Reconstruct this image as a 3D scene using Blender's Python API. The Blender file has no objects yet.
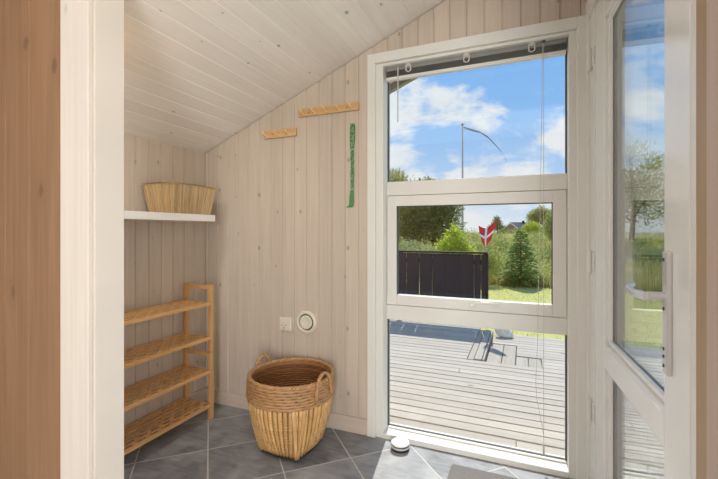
import bpy, math, random
from mathutils import Vector, Matrix
random.seed(7)
PI = math.pi
sc = bpy.context.scene
COL = sc.collection
WM = {}                                    # world matrices of the things

# ------------------------------------------------------------------ helpers
def tag(o, label=None, cat=None, group=None, kind=None):
    if label: o['label'] = label
    if cat: o['category'] = cat
    if group: o['group'] = group
    if kind: o['kind'] = kind
    return o

def empty(name, loc, label=None, cat=None, group=None, kind=None):
    o = bpy.data.objects.new(name, None)
    COL.objects.link(o)
    o.empty_display_size = 0.1
    o.location = loc
    WM[o] = Matrix.Translation(Vector(loc))
    return tag(o, label, cat, group, kind)

class MB:
    def __init__(s, M=None):
        s.v, s.f, s.M = [], [], M
    def add(s, vs, fs):
        n = len(s.v)
        s.v += [Vector(p) for p in vs]
        s.f += [tuple(n + i for i in f) for f in fs]
        return s
    def box(s, x0, x1, y0, y1, z0, z1):
        return s.add([(x0,y0,z0),(x1,y0,z0),(x1,y1,z0),(x0,y1,z0),(x0,y0,z1),(x1,y0,z1),(x1,y1,z1),(x0,y1,z1)],
                     [(0,3,2,1),(4,5,6,7),(0,1,5,4),(1,2,6,5),(2,3,7,6),(3,0,4,7)])
    def obox(s, c, size, R=None):
        R = R or Matrix.Identity(3)
        c = Vector(c)
        pts = []
        for z in (-.5,.5):
            for x, y in ((-.5,-.5),(.5,-.5),(.5,.5),(-.5,.5)):
                pts.append(c + R @ Vector((x*size[0], y*size[1], z*size[2])))
        return s.add(pts, [(0,3,2,1),(4,5,6,7),(0,1,5,4),(1,2,6,5),(2,3,7,6),(3,0,4,7)])
    def bar(s, a, b, w, d, up=(0,0,1)):
        a, b = Vector(a), Vector(b)
        z = (b-a).normalized()
        x = Vector(up).cross(z)
        if x.length < 1e-5: x = Vector((1,0,0))
        x.normalize(); y = z.cross(x)
        R = Matrix((x, y, z)).transposed()
        return s.obox((a+b)/2, (w, d, (b-a).length), R)
    def tube(s, pts, r, seg=8, closed=False, flat=1.0, caps=True):
        pts = [Vector(p) for p in pts]
        n = len(pts)
        rs = r if isinstance(r, (list, tuple)) else [r]*n
        base = len(s.v)
        prev = None
        for i, p in enumerate(pts):
            a = pts[(i-1) % n] if (closed or i > 0) else p
            b = pts[(i+1) % n] if (closed or i < n-1) else p
            t = (b-a).normalized()
            if prev is None:
                u = Vector((0,0,1)) if abs(t.z) < .9 else Vector((1,0,0))
                u = (u - t*u.dot(t)).normalized()
            else:
                u = (prev - t*prev.dot(t))
                u = u.normalized() if u.length > 1e-6 else Vector((1,0,0))
            prev = u
            w = t.cross(u)
            for k in range(seg):
                an = 2*PI*k/seg
                s.v.append(p + u*math.cos(an)*rs[i] + w*math.sin(an)*rs[i]*flat)
        m = n if closed else n-1
        for i in range(m):
            j = (i+1) % n
            for k in range(seg):
                l = (k+1) % seg
                s.f.append((base+i*seg+k, base+i*seg+l, base+j*seg+l, base+j*seg+k))
        if not closed and caps:
            s.f.append(tuple(base+k for k in range(seg))[::-1])
            s.f.append(tuple(base+(n-1)*seg+k for k in range(seg)))
        return s
    def lathe(s, prof, c=(0,0,0), seg=32, R=None):
        """profile of (radius, height) turned about the local z axis"""
        R = R or Matrix.Identity(3)
        c = Vector(c); base = len(s.v); n = len(prof)
        for r, z in prof:
            for k in range(seg):
                a = 2*PI*k/seg
                s.v.append(c + R @ Vector((r*math.cos(a), r*math.sin(a), z)))
        for i in range(n-1):
            for k in range(seg):
                l = (k+1) % seg
                s.f.append((base+i*seg+k, base+i*seg+l, base+(i+1)*seg+l, base+(i+1)*seg+k))
        s.f.append(tuple(base+k for k in range(seg))[::-1])
        s.f.append(tuple(base+(n-1)*seg+k for k in range(seg)))
        return s
    def build(s, name, mat, parent=None, smooth=False, bevel=0, origin=None, bseg=2, **kw):
        vs = [s.M @ v for v in s.v] if s.M else s.v
        me = bpy.data.meshes.new(name)
        if parent is None and kw.get('kind') != 'structure' and origin is None:
            xs = [v.x for v in vs]; ys = [v.y for v in vs]; zs = [v.z for v in vs]
            origin = ((min(xs)+max(xs))/2, (min(ys)+max(ys))/2, min(zs))
        og = Vector(origin) if origin is not None else Vector((0,0,0))
        me.from_pydata([tuple(v-og) for v in vs], [], s.f)
        me.materials.append(mat)
        if smooth:
            me.polygons.foreach_set('use_smooth', [True]*len(me.polygons))
            if smooth != 2: me.set_sharp_from_angle(angle=math.radians(40))
        me.update()
        o = bpy.data.objects.new(name, me)
        COL.objects.link(o)
        o.location = og
        WM[o] = Matrix.Translation(og)
        if parent is not None:
            o.parent = parent
            o.matrix_parent_inverse = WM[parent].inverted()
        if bevel:
            b = o.modifiers.new('bevel', 'BEVEL'); b.width = bevel; b.segments = bseg
            b.limit_method = 'ANGLE'; b.angle_limit = math.radians(40)
        return tag(o, **kw)

# ------------------------------------------------------------------ materials
def newmat(name):
    m = bpy.data.materials.new(name); m.use_nodes = True
    nt = m.node_tree; nt.nodes.clear()
    return m, nt, nt.nodes, nt.links
def N(nt, t, **kw):
    n = nt.nodes.new(t)
    for k, v in kw.items(): setattr(n, k, v)
    return n
def mix(nt, fac, a, b, mode='MIX'):
    n = N(nt, 'ShaderNodeMix', data_type='RGBA', blend_type=mode)
    for i, x in ((0, fac), (6, a), (7, b)):
        if hasattr(x, 'is_linked'): nt.links.new(x, n.inputs[i])
        else: n.inputs[i].default_value = x if i == 0 else (*x[:3], 1)
    return n.outputs[2]
def math_(nt, op, a, b=None, clamp=False):
    n = N(nt, 'ShaderNodeMath', operation=op, use_clamp=clamp)
    for i, x in ((0, a), (1, b)):
        if x is None: continue
        if hasattr(x, 'is_linked'): nt.links.new(x, n.inputs[i])
        else: n.inputs[i].default_value = x
    return n.outputs[0]
def ramp(nt, fac, stops, interp='LINEAR'):
    n = N(nt, 'ShaderNodeValToRGB'); n.color_ramp.interpolation = interp
    e = n.color_ramp.elements
    while len(e) < len(stops): e.new(0.5)
    for i, (p, c) in enumerate(stops):
        e[i].position = p; e[i].color = (*c, 1) if len(c) == 3 else c
    nt.links.new(fac, n.inputs[0])
    return n.outputs[0]
def maprange(nt, v, a, b, c=0, d=1):
    n = N(nt, 'ShaderNodeMapRange'); nt.links.new(v, n.inputs[0])
    for i, x in enumerate((a, b, c, d)): n.inputs[i+1].default_value = x
    return n.outputs[0]
def finish(nt, col, rough=.6, bump=None, bstr=.2, bdist=.002, spec=.5, metal=0, coat=0, transl=0):
    p = N(nt, 'ShaderNodeBsdfPrincipled'); o = N(nt, 'ShaderNodeOutputMaterial')
    if hasattr(col, 'is_linked'): nt.links.new(col, p.inputs['Base Color'])
    else: p.inputs['Base Color'].default_value = (*col, 1)
    if hasattr(rough, 'is_linked'): nt.links.new(rough, p.inputs['Roughness'])
    else: p.inputs['Roughness'].default_value = rough
    p.inputs['Specular IOR Level'].default_value = spec
    p.inputs['Metallic'].default_value = metal
    p.inputs['Coat Weight'].default_value = coat
    if bump is not None:
        b = N(nt, 'ShaderNodeBump'); b.inputs['Strength'].default_value = bstr; b.inputs['Distance'].default_value = bdist
        nt.links.new(bump, b.inputs['Height']); nt.links.new(b.outputs[0], p.inputs['Normal'])
    if transl:
        t = N(nt, 'ShaderNodeBsdfTranslucent'); ms = N(nt, 'ShaderNodeMixShader'); ms.inputs[0].default_value = transl
        if hasattr(col, 'is_linked'): nt.links.new(col, t.inputs[0])
        nt.links.new(p.outputs[0], ms.inputs[1]); nt.links.new(t.outputs[0], ms.inputs[2]); nt.links.new(ms.outputs[0], o.inputs[0])
    else:
        nt.links.new(p.outputs[0], o.inputs[0])

def srgb(r, g, b):
    f = lambda c: (c/255/12.92) if c <= 10.3 else ((c/255+.055)/1.055)**2.4
    return (f(r), f(g), f(b))

def plain(name, col, rough=.5, spec=.5, metal=0, noise=.04, scale=20, coat=0, bstr=0.05):
    """solid colour with a faint procedural unevenness"""
    m, nt, nodes, L = newmat(name)
    tc = N(nt, 'ShaderNodeTexCoord'); nz = N(nt, 'ShaderNodeTexNoise'); nz.inputs['Scale'].default_value = scale
    L.new(tc.outputs['Object'], nz.inputs['Vector'])
    c = mix(nt, nz.outputs[0], [x*(1-noise) for x in col], [min(1, x*(1+noise)) for x in col])
    finish(nt, c, rough, nz.outputs[0], bstr, .001, spec, metal, coat)
    return m

def wood(name, base, dark, axis='Z', rough=.6, tint=.12, knots=1.0, kcol=(.2,.16,.11), grain=1.0, kscale=6.5, spec=.35, islands=True, knot_list=None, contrast=.5, flat_axis=None):
    """boards: grain along one axis, each board its own tone, scattered knots"""
    m, nt, nodes, L = newmat(name)
    tc = N(nt, 'ShaderNodeTexCoord'); geo = N(nt, 'ShaderNodeNewGeometry')
    rnd = geo.outputs['Random Per Island']
    off = N(nt, 'ShaderNodeCombineXYZ')
    L.new(math_(nt, 'MULTIPLY', rnd, 37.0 if islands else 0.0), off.inputs[{'X':0,'Y':1,'Z':2}[axis]])
    va = N(nt, 'ShaderNodeVectorMath', operation='ADD'); L.new(tc.outputs['Object'], va.inputs[0]); L.new(off.outputs[0], va.inputs[1])
    def scaled(s_across, s_along):
        mp = N(nt, 'ShaderNodeMapping'); L.new(va.outputs[0], mp.inputs[0])
        sv = [s_across]*3; sv['XYZ'.index(axis)] = s_along
        if flat_axis: sv['XYZ'.index(flat_axis)] = 0
        mp.inputs['Scale'].default_value = sv
        return mp.outputs[0]
    n1 = N(nt, 'ShaderNodeTexNoise'); n1.inputs['Scale'].default_value = 1; n1.inputs['Detail'].default_value = 6; n1.inputs['Distortion'].default_value = .4
    L.new(scaled(55*grain, 2.2*grain), n1.inputs['Vector'])
    n2 = N(nt, 'ShaderNodeTexNoise'); n2.inputs['Scale'].default_value = 1; n2.inputs['Detail'].default_value = 2
    L.new(scaled(8, .9), n2.inputs['Vector'])
    g = math_(nt, 'ADD', math_(nt, 'MULTIPLY', n1.outputs[0], .6), math_(nt, 'MULTIPLY', n2.outputs[0], .4))
    g = maprange(nt, g, .5-contrast*.5, .5+contrast*.5)
    col = mix(nt, g, dark, base)
    t = maprange(nt, rnd, 0, 1, 1-tint, 1+tint) if islands else None
    if t is not None:
        cc = N(nt, 'ShaderNodeCombineXYZ'); [L.new(t, cc.inputs[i]) for i in range(3)]
        col = mix(nt, 1.0, col, cc.outputs[0], 'MULTIPLY')
    if knots:
        vo = N(nt, 'ShaderNodeTexVoronoi', voronoi_dimensions='2D'); vo.inputs['Scale'].default_value = 1
        sx_ = N(nt, 'ShaderNodeSeparateXYZ'); L.new(scaled(kscale, kscale*.62), sx_.inputs[0])
        fa = flat_axis or ('Y' if axis != 'Y' else 'Z')
        ac = [c for c in 'XYZ' if c not in (axis, fa)][0]
        cx_ = N(nt, 'ShaderNodeCombineXYZ'); L.new(sx_.outputs['XYZ'.index(ac)], cx_.inputs[0]); L.new(sx_.outputs['XYZ'.index(axis)], cx_.inputs[1])
        L.new(cx_.outputs[0], vo.inputs['Vector'])
        sep = N(nt, 'ShaderNodeSeparateColor'); L.new(vo.outputs['Color'], sep.inputs[0])
        rad = maprange(nt, sep.outputs[0], .25, 1, -.03, .055)
        k = math_(nt, 'SUBTRACT', rad, vo.outputs['Distance'])
        k = maprange(nt, k, -.012, .014)
        halo = maprange(nt, math_(nt, 'SUBTRACT', rad, vo.outputs['Distance']), -.09, .0, 0, .25)
        col = mix(nt, math_(nt, 'MULTIPLY', halo, knots), col, dark)
        col = mix(nt, math_(nt, 'MULTIPLY', k, knots), col, kcol)
    if knot_list:
        for (kx, ky, kz, rx, rz) in knot_list:
            mp = N(nt, 'ShaderNodeMapping'); L.new(tc.outputs['Object'], mp.inputs[0])
            mp.inputs['Location'].default_value = (-kx/rx, 0, -kz/rz); mp.inputs['Scale'].default_value = (1/rx, 0, 1/rz)
            nn = N(nt, 'ShaderNodeVectorMath', operation='LENGTH')
            ad = N(nt, 'ShaderNodeVectorMath', operation='ADD')
            nj = N(nt, 'ShaderNodeTexNoise'); nj.inputs['Scale'].default_value = 30; L.new(tc.outputs['Object'], nj.inputs['Vector'])
            sc_ = N(nt, 'ShaderNodeVectorMath', operation='SCALE'); sc_.inputs['Scale'].default_value = 1.6
            sb = N(nt, 'ShaderNodeVectorMath', operation='SUBTRACT'); L.new(nj.outputs['Color'], sb.inputs[0]); sb.inputs[1].default_value = (.5,.5,.5)
            L.new(sb.outputs[0], sc_.inputs[0]); L.new(mp.outputs[0], ad.inputs[0]); L.new(sc_.outputs[0], ad.inputs[1])
            L.new(ad.outputs[0], nn.inputs[0])
            col = mix(nt, maprange(nt, nn.outputs['Value'], .7, 1.25, .75, 0), col, kcol)
            col = mix(nt, maprange(nt, nn.outputs['Value'], 1.2, 4.0, .3, 0), col, dark)
    finish(nt, col, rough, g, .12, .0015, spec)
    return m

def leafmat(name, c1, c2, c3=None, transl=.42):
    m, nt, nodes, L = newmat(name)
    geo = N(nt, 'ShaderNodeNewGeometry')
    st = [(0, c1), (.6, c2)] + ([(1, c3)] if c3 else [])
    col = ramp(nt, geo.outputs['Random Per Island'], st)
    finish(nt, col, .55, spec=.25, transl=transl)
    return m

def glassmat(name, tint=(.97,.985,.98)):
    m, nt, nodes, L = newmat(name)
    geo = N(nt, 'ShaderNodeNewGeometry')
    dp = N(nt, 'ShaderNodeVectorMath', operation='DOT_PRODUCT'); L.new(geo.outputs['Normal'], dp.inputs[0]); L.new(geo.outputs['Incoming'], dp.inputs[1])
    c = math_(nt, 'ABSOLUTE', dp.outputs['Value'])
    k = math_(nt, 'POWER', math_(nt, 'SUBTRACT', 1.0, c, True), 5.0)
    F = math_(nt, 'ADD', math_(nt, 'MULTIPLY', k, .96), .04)
    tr = N(nt, 'ShaderNodeBsdfTransparent'); tr.inputs[0].default_value = (*tint, 1)
    gl = N(nt, 'ShaderNodeBsdfGlossy'); gl.inputs['Roughness'].default_value = 0.0
    ms = N(nt, 'ShaderNodeMixShader'); L.new(F, ms.inputs[0]); L.new(tr.outputs[0], ms.inputs[1]); L.new(gl.outputs[0], ms.inputs[2])
    o = N(nt, 'ShaderNodeOutputMaterial'); L.new(ms.outputs[0], o.inputs[0])
    return m

M = {}
M['wall'] = wood('whitewashed_pine', srgb(212,199,184), srgb(189,174,158), 'Z', .6, .045, .62, srgb(142,130,116), contrast=.6, flat_axis='Y')
M['wall_l'] = wood('whitewashed_pine_side', srgb(212,199,184), srgb(189,174,158), 'Z', .6, .045, .62, srgb(142,130,116), contrast=.6, flat_axis='X')
M['ceil'] = wood('whitewashed_pine_ceiling', srgb(244,239,232), srgb(228,220,210), 'Y', .6, .035, .7, srgb(140,138,128), contrast=.6, flat_axis='Z')
M['basebd'] = wood('whitewashed_pine_board', srgb(214,198,184), srgb(192,174,160), 'X', .55, .03, 0, contrast=.6)
M['casing_wood'] = wood('pale_lacquered_pine', srgb(226,218,208), srgb(206,198,188), 'Z', .5, .03, .5, srgb(168,176,168), contrast=.6, kscale=3.2, flat_axis='Y')
M['pink_wood'] = wood('pink_washed_pine', srgb(204,184,170), srgb(186,164,150), 'Z', .6, .03, .3, srgb(140,128,116), contrast=.6, flat_axis='X')
M['tan'] = wood('tan_lacquered_wood', srgb(184,158,126), srgb(164,138,108), 'Z', .5, .03, 0)
M['brown'] = wood('oiled_brown_pine', srgb(154,120,90), srgb(126,94,68), 'Z', .55, .05, 0, srgb(98,78,60), contrast=.5,
                  knot_list=[(-1.545,.79,1.772,.017,.02),(-1.392,.79,1.672,.011,.026),(-1.463,.79,1.272,.011,.024),(-1.62,.79,.93,.01,.02)], kscale=2)
M['white'] = plain('cream_white_paint', srgb(228,227,221), .38, .5, noise=.02)
M['gloss'] = plain('glossy_white_door_paint', srgb(234,234,231), .16, .6, noise=.015)
M['dark_grey'] = plain('dark_rubber_gasket', srgb(70,72,70), .6)  # dark grey of the rubber seals, pane spacers and plate screws
M['gapgrey'] = plain('grey_joint', srgb(140,134,124), .7)
M['chrome'] = plain('satin_steel', srgb(222,222,222), .28, .6, metal=.45)
M['hinge'] = plain('white_hinge_plastic', srgb(228,226,220), .25, .6)
M['shelfw'] = plain('white_laminate', srgb(236,234,230), .4, .5, noise=.01)
M['plastic'] = plain('cream_plastic', srgb(222,214,196), .4, .5)
M['plastic_dark'] = plain('socket_shade_grey', srgb(96,90,80), .6)
M['bamboo'] = wood('oiled_light_wood', srgb(226,182,124), srgb(194,144,90), 'Y', .42, .10, 0, contrast=.5, spec=.45)
M['bamboo_z'] = wood('oiled_light_wood_upright', srgb(226,182,124), srgb(194,144,90), 'Z', .42, .08, 0, contrast=.5, spec=.45)
M['peg'] = wood('untreated_pine_rail', srgb(222,184,136), srgb(196,154,104), 'X', .55, .08, .5, srgb(120,80,44), contrast=.5, kscale=6)
M['peg_l'] = plain('pale_pine_peg', srgb(238,208,160), .45)
M['cane'] = wood('golden_cane', srgb(230,190,130), srgb(186,138,84), 'Z', .42, .22, 0, contrast=.5, spec=.5, grain=1.5)
M['cane_h'] = wood('brown_cane', srgb(206,164,116), srgb(150,108,70), 'X', .42, .3, 0, contrast=.6, spec=.5)
M['cane_in'] = wood('inner_brown_cane', srgb(186,134,86), srgb(132,86,50), 'X', .5, .2, 0, contrast=.6)
M['cane_dark'] = plain('dark_stained_cane', srgb(64,44,30), .55, noise=.2)
M['straw'] = wood('dried_grass', srgb(216,190,146), srgb(160,132,90), 'Z', .65, .30, 0, contrast=.6, grain=2)
M['green'] = None
M['slat'] = plain('grey_metal_slat', srgb(150,150,148), .4, .5, metal=.3)
M['cord'] = plain('pale_cord', srgb(206,202,190), .7)
M['clear'] = plain('milky_bracket_plastic', srgb(206,204,196), .3)
M['puck_w'] = plain('white_enamel', srgb(240,240,238), .25, .6)
M['rubber'] = plain('black_rubber', srgb(36,36,38), .5)
M['fence'] = wood('black_stained_board', srgb(50,47,56), srgb(34,32,39), 'Z', .7, .08, 0, contrast=.6)
M['deck'] = wood('weathered_grey_decking', srgb(212,202,187), srgb(168,157,142), 'X', .75, .09, .6, srgb(104,92,76), contrast=.7, kscale=2.4, flat_axis='Z', spec=.08)
M['deck_y'] = wood('weathered_grey_decking_lengthwise', srgb(192,183,167), srgb(160,149,132), 'Y', .75, .05, 0, contrast=.7, spec=.2)
M['under'] = plain('gap_shade_and_chimney_black', srgb(20,18,15), .9)  # near-black for shade painted into deck and ceiling gaps; also the chimney colour
M['pole'] = plain('white_fibreglass_pole', srgb(196,196,196), .4)
M['bark'] = plain('brown_bark', srgb(96,78,62), .9, noise=.3, bstr=.5)
M['stone'] = plain('pale_speckled_stone', srgb(232,224,212), .9, noise=.35, scale=26, bstr=.8)
M['brick'] = plain('brown_brick_gable', srgb(172,130,108), .8, noise=.15)
M['roof'] = plain('grey_roof_tile', srgb(150,148,156), .7, noise=.1)
M['whitewood'] = plain('white_fascia', srgb(225,225,222), .5)
M['glass'] = glassmat('window_glass')
M['red'] = plain('red_flag_cloth', srgb(214,40,48), .7)
M['white_cloth'] = plain('white_flag_cloth', srgb(240,240,238), .7)

# mat with fine ribs
def mat_mat():
    m, nt, nodes, L = newmat('grey_ribbed_mat')
    tc = N(nt, 'ShaderNodeTexCoord'); w = N(nt, 'ShaderNodeTexWave'); w.inputs['Scale'].default_value = 60; w.inputs['Distortion'].default_value = .6
    L.new(tc.outputs['Object'], w.inputs['Vector'])
    nz = N(nt, 'ShaderNodeTexNoise'); nz.inputs['Scale'].default_value = 160; L.new(tc.outputs['Object'], nz.inputs['Vector'])
    c = mix(nt, nz.outputs[0], srgb(112,108,106), srgb(160,156,154))
    c = mix(nt, math_(nt, 'MULTIPLY', w.outputs[0], .35), c, srgb(92,88,86))
    finish(nt, c, .95, w.outputs[0], .5, .003, .1); return m
M['mat'] = mat_mat()

def green_mat():
    m, nt, nodes, L = newmat('green_patterned_ribbon')
    tc = N(nt, 'ShaderNodeTexCoord'); vo = N(nt, 'ShaderNodeTexVoronoi'); vo.inputs['Scale'].default_value = 90
    L.new(tc.outputs['Object'], vo.inputs['Vector'])
    c = ramp(nt, vo.outputs['Distance'], [(0, srgb(40,76,42)), (.45, srgb(74,122,70)), (.8, srgb(130,166,120))])
    finish(nt, c, .6); return m
M['green'] = green_mat()
M['green_plain'] = plain('plain_green_ribbon', srgb(84,138,84), .55)
M['green_pale'] = plain('pale_green_binding', srgb(150,180,140), .6)

TILE = .335; TA = math.radians(43.5); T0 = (-1.5192, 1.5902)
def tile_mat():
    m, nt, nodes, L = newmat('grey_slate_floor_tile')
    tc = N(nt, 'ShaderNodeTexCoord'); sp = N(nt, 'ShaderNodeSeparateXYZ'); L.new(tc.outputs['Object'], sp.inputs[0])
    x = math_(nt, 'SUBTRACT', sp.outputs[0], T0[0]); y = math_(nt, 'SUBTRACT', sp.outputs[1], T0[1])
    c, s = math.cos(TA), math.sin(TA)
    u = math_(nt, 'DIVIDE', math_(nt, 'ADD', math_(nt, 'MULTIPLY', x, c), math_(nt, 'MULTIPLY', y, s)), TILE)
    v = math_(nt, 'DIVIDE', math_(nt, 'SUBTRACT', math_(nt, 'MULTIPLY', y, c), math_(nt, 'MULTIPLY', x, s)), TILE)
    def edge(t):
        fr = math_(nt, 'FRACT', t)
        return math_(nt, 'MINIMUM', fr, math_(nt, 'SUBTRACT', 1.0, fr))
    e = math_(nt, 'MINIMUM', edge(u), edge(v))
    g = maprange(nt, e, .0075, .0125)                # 1 on the tile, 0 in the grout
    fl = N(nt, 'ShaderNodeCombineXYZ'); L.new(math_(nt, 'FLOOR', u), fl.inputs[0]); L.new(math_(nt, 'FLOOR', v), fl.inputs[1])
    wn = N(nt, 'ShaderNodeTexWhiteNoise'); L.new(fl.outputs[0], wn.inputs['Vector'])
    # stone clouding, shifted tile by tile
    sh = N(nt, 'ShaderNodeVectorMath', operation='MULTIPLY_ADD'); L.new(fl.outputs[0], sh.inputs[0]); sh.inputs[1].default_value = (3.7,5.1,0); L.new(tc.outputs['Object'], sh.inputs[2])
    n1 = N(nt, 'ShaderNodeTexNoise'); n1.inputs['Scale'].default_value = 6; n1.inputs['Detail'].default_value = 6; n1.inputs['Distortion'].default_value = .7; L.new(sh.outputs[0], n1.inputs['Vector'])
    mp = N(nt, 'ShaderNodeMapping'); mp.inputs['Rotation'].default_value = (0,0,-TA); mp.inputs['Scale'].default_value = (8,45,1); L.new(sh.outputs[0], mp.inputs[0])
    n2 = N(nt, 'ShaderNodeTexNoise'); n2.inputs['Scale'].default_value = 1; n2.inputs['Detail'].default_value = 4; L.new(mp.outputs[0], n2.inputs['Vector'])
    q = math_(nt, 'ADD', math_(nt, 'MULTIPLY', n1.outputs[0], .7), math_(nt, 'MULTIPLY', n2.outputs[0], .3))
    q = math_(nt, 'ADD', q, maprange(nt, wn.outputs['Value'], 0, 1, -.05, .05))
    col = ramp(nt, q, [(.3, srgb(106,108,111)), (.5, srgb(144,146,149)), (.7, srgb(172,173,174))])
    col = mix(nt, g, srgb(196,192,186), col)
    r = maprange(nt, q, .3, .7, .42, .55)
    finish(nt, col, r, math_(nt, 'ADD', g, math_(nt, 'MULTIPLY', q, .25)), .35, .003, .4)
    return m
M['tile'] = tile_mat()

def ground_mat():
    m, nt, nodes, L = newmat('dune_grass_ground')
    tc = N(nt, 'ShaderNodeTexCoord')
    n1 = N(nt, 'ShaderNodeTexNoise'); n1.inputs['Scale'].default_value = .55; n1.inputs['Detail'].default_value = 8; n1.inputs['Roughness'].default_value = .65; L.new(tc.outputs['Object'], n1.inputs['Vector'])
    n2 = N(nt, 'ShaderNodeTexNoise'); n2.inputs['Scale'].default_value = 9; n2.inputs['Detail'].default_value = 5; L.new(tc.outputs['Object'], n2.inputs['Vector'])
    lawn = mix(nt, n2.outputs[0], srgb(166,166,84), srgb(218,210,138))
    rough = ramp(nt, n1.outputs[0], [(.3, srgb(112,122,62)), (.45, srgb(176,172,104)), (.56, srgb(206,190,142)), (.66, srgb(140,146,80))])
    rough = mix(nt, math_(nt, 'MULTIPLY', n2.outputs[0], .5), rough, srgb(92,100,52))
    sp = N(nt, 'ShaderNodeSeparateXYZ'); L.new(tc.outputs['Object'], sp.inputs[0])
    # the mown lawn ends where the slope begins
    e = math_(nt, 'ADD', sp.outputs[1], math_(nt, 'MULTIPLY', n1.outputs[0], 1.4))
    col = mix(nt, maprange(nt, e, 10.3, 11.0), lawn, rough)
    finish(nt, col, .95, n2.outputs[0], .6, .05, .1)
    return m
M['ground'] = ground_mat()

M['needle'] = leafmat('pine_needles', srgb(136,146,84), srgb(180,178,106), srgb(212,200,136))
M['needle_dark'] = leafmat('dark_pine_needles', srgb(100,116,66), srgb(142,152,86), srgb(176,176,108))
M['leaf_yellow'] = leafmat('yellow_green_leaves', srgb(150,172,44), srgb(204,214,76), srgb(232,232,120), .5)
M['leaf_pale'] = leafmat('pale_willow_leaves', srgb(138,148,96), srgb(176,182,124), srgb(200,200,150), .35)
M['leaf_mid'] = leafmat('mid_green_leaves', srgb(132,152,70), srgb(180,188,100), srgb(212,208,134), .35)
M['spruce'] = leafmat('spruce_needles', srgb(112,150,72), srgb(160,190,106), srgb(208,218,146))
M['blade'] = leafmat('dry_grass_blades', srgb(160,166,84), srgb(204,198,122), srgb(232,218,164), .5)
M['bloom'] = leafmat('white_blossom', srgb(230,228,214), srgb(210,206,184), srgb(150,160,100), .3)

# ------------------------------------------------------------------ plank surfaces
def planks(mb, breaks, depth, place, cuts, g=.005, gd=.0065):
    """breaks: joint positions; cuts(a, b) -> [(low, high_fn)] stretches of a board; place(u, w, d) -> xyz, d = depth behind the face"""
    for a, b in zip(breaks[:-1], breaks[1:]):
        for (x0, x1, lo, hi) in cuts(a, b):
            sec = []
            la = abs(x0-a) < 1e-6; lb = abs(x1-b) < 1e-6
            sec = [(x0, depth)]
            sec += [(x0, gd), (x0+g*.35, gd), (x0+g, 0)] if la else [(x0, 0)]
            sec += [(x1-g, 0), (x1-g*.35, gd), (x1, gd)] if lb else [(x1, 0)]
            sec += [(x1, depth)]
            n = len(sec)
            vs = [place(u, lo(u), d) for u, d in sec] + [place(u, hi(u), d) for u, d in sec]
            fs = [(i, (i+1) % n, n+(i+1) % n, n+i) for i in range(n)] + [tuple(range(n))[::-1], tuple(range(n, 2*n))]
            mb.add(vs, fs)

CZ = lambda x: 1.664 + .4165*(x+1.9846)            # underside of the sloping ceiling
K = lambda c: (lambda u: c)
D0 = 2.05; XL = -1.984
WX0, WX1, WZ1 = -.757, .225, 2.06                  # opening in the end wall

# end wall
gro = [-2.11, -1.984] + [-1.9585+.0846*i for i in range(27) if -1.9585+.0846*i < .30] + [.335]
def cuts_end(a, b):
    out = []
    pts = sorted({a, b} | {x for x in (WX0, WX1) if a < x < b})
    for p, q in zip(pts[:-1], pts[1:]):
        mid = (p+q)/2
        lo = K(WZ1) if WX0 < mid < WX1 else K(0.0)
        out.append((p, q, lo, lambda u: CZ(u)-.0055))
    return out
mb = MB(); planks(mb, gro, .12, lambda u, w, d: (u, D0+d, w), cuts_end)
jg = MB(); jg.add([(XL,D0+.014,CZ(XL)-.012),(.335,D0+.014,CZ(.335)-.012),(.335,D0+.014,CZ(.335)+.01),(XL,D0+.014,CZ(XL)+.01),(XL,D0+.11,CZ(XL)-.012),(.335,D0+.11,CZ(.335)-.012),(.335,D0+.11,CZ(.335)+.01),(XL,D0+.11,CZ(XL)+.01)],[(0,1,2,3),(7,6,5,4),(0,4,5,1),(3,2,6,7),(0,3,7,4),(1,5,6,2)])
jg.build('joint_shade_strip', M['under'], kind='structure')  # dark strip standing in for the shade in the ceiling joint
wall_end = mb.build('wall_end', M['wall'], kind='structure', label='end wall of whitewashed vertical pine boards around the tall window')

# left wall
gl = []
y = 1.7868
while y > -2.6: y -= .0846
y += .0846
while y < D0: gl.append(y); y += .0846
gl = [-2.6] + [q for q in gl if q > -2.58 and q < 2.03] + [D0+.06]
mb = MB(); planks(mb, gl, .12, lambda u, w, d: (XL-d, u, w), lambda a, b: [(a, b, K(0.0), K(CZ(XL)+.004))] if a > .8 else [])
mb.build('wall_left', M['wall_l'], kind='structure')

# ceiling
cb = [-1.1033+.0791*i for i in range(-11, 30)]
cb = [-1.9846-.0015] + [q for q in cb if -1.97 < q < .42] + [.50]
nrm = Vector((-.4165, 0, 1)).normalized()
mb = MB(); planks(mb, cb, .10, lambda u, w, d: (u+nrm.x*d, w, CZ(u)+nrm.z*d), lambda a, b: [(a, b, K(.86), K(2.60))], g=.0022, gd=.0016)
mb.build('ceiling', M['ceil'], kind='structure')

# baseboards
mb = MB(); mb.box(XL, -.802, 2.036, 2.052, 0, .088); mb.box(.268, .29, 2.036, 2.052, 0, .088)
mb.build('baseboard_end', M['basebd'], bevel=.003, kind='structure')
mb = MB(); mb.box(XL-.002, XL+.014, .9, 2.036, 0, .088)
mb.build('baseboard_left', M['basebd'], bevel=.003, kind='structure')

# floor (entry and the room behind the camera)
mb = MB(); mb.box(-3.0, 2.4, -3.0, 2.10, -.14, 0)
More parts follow.
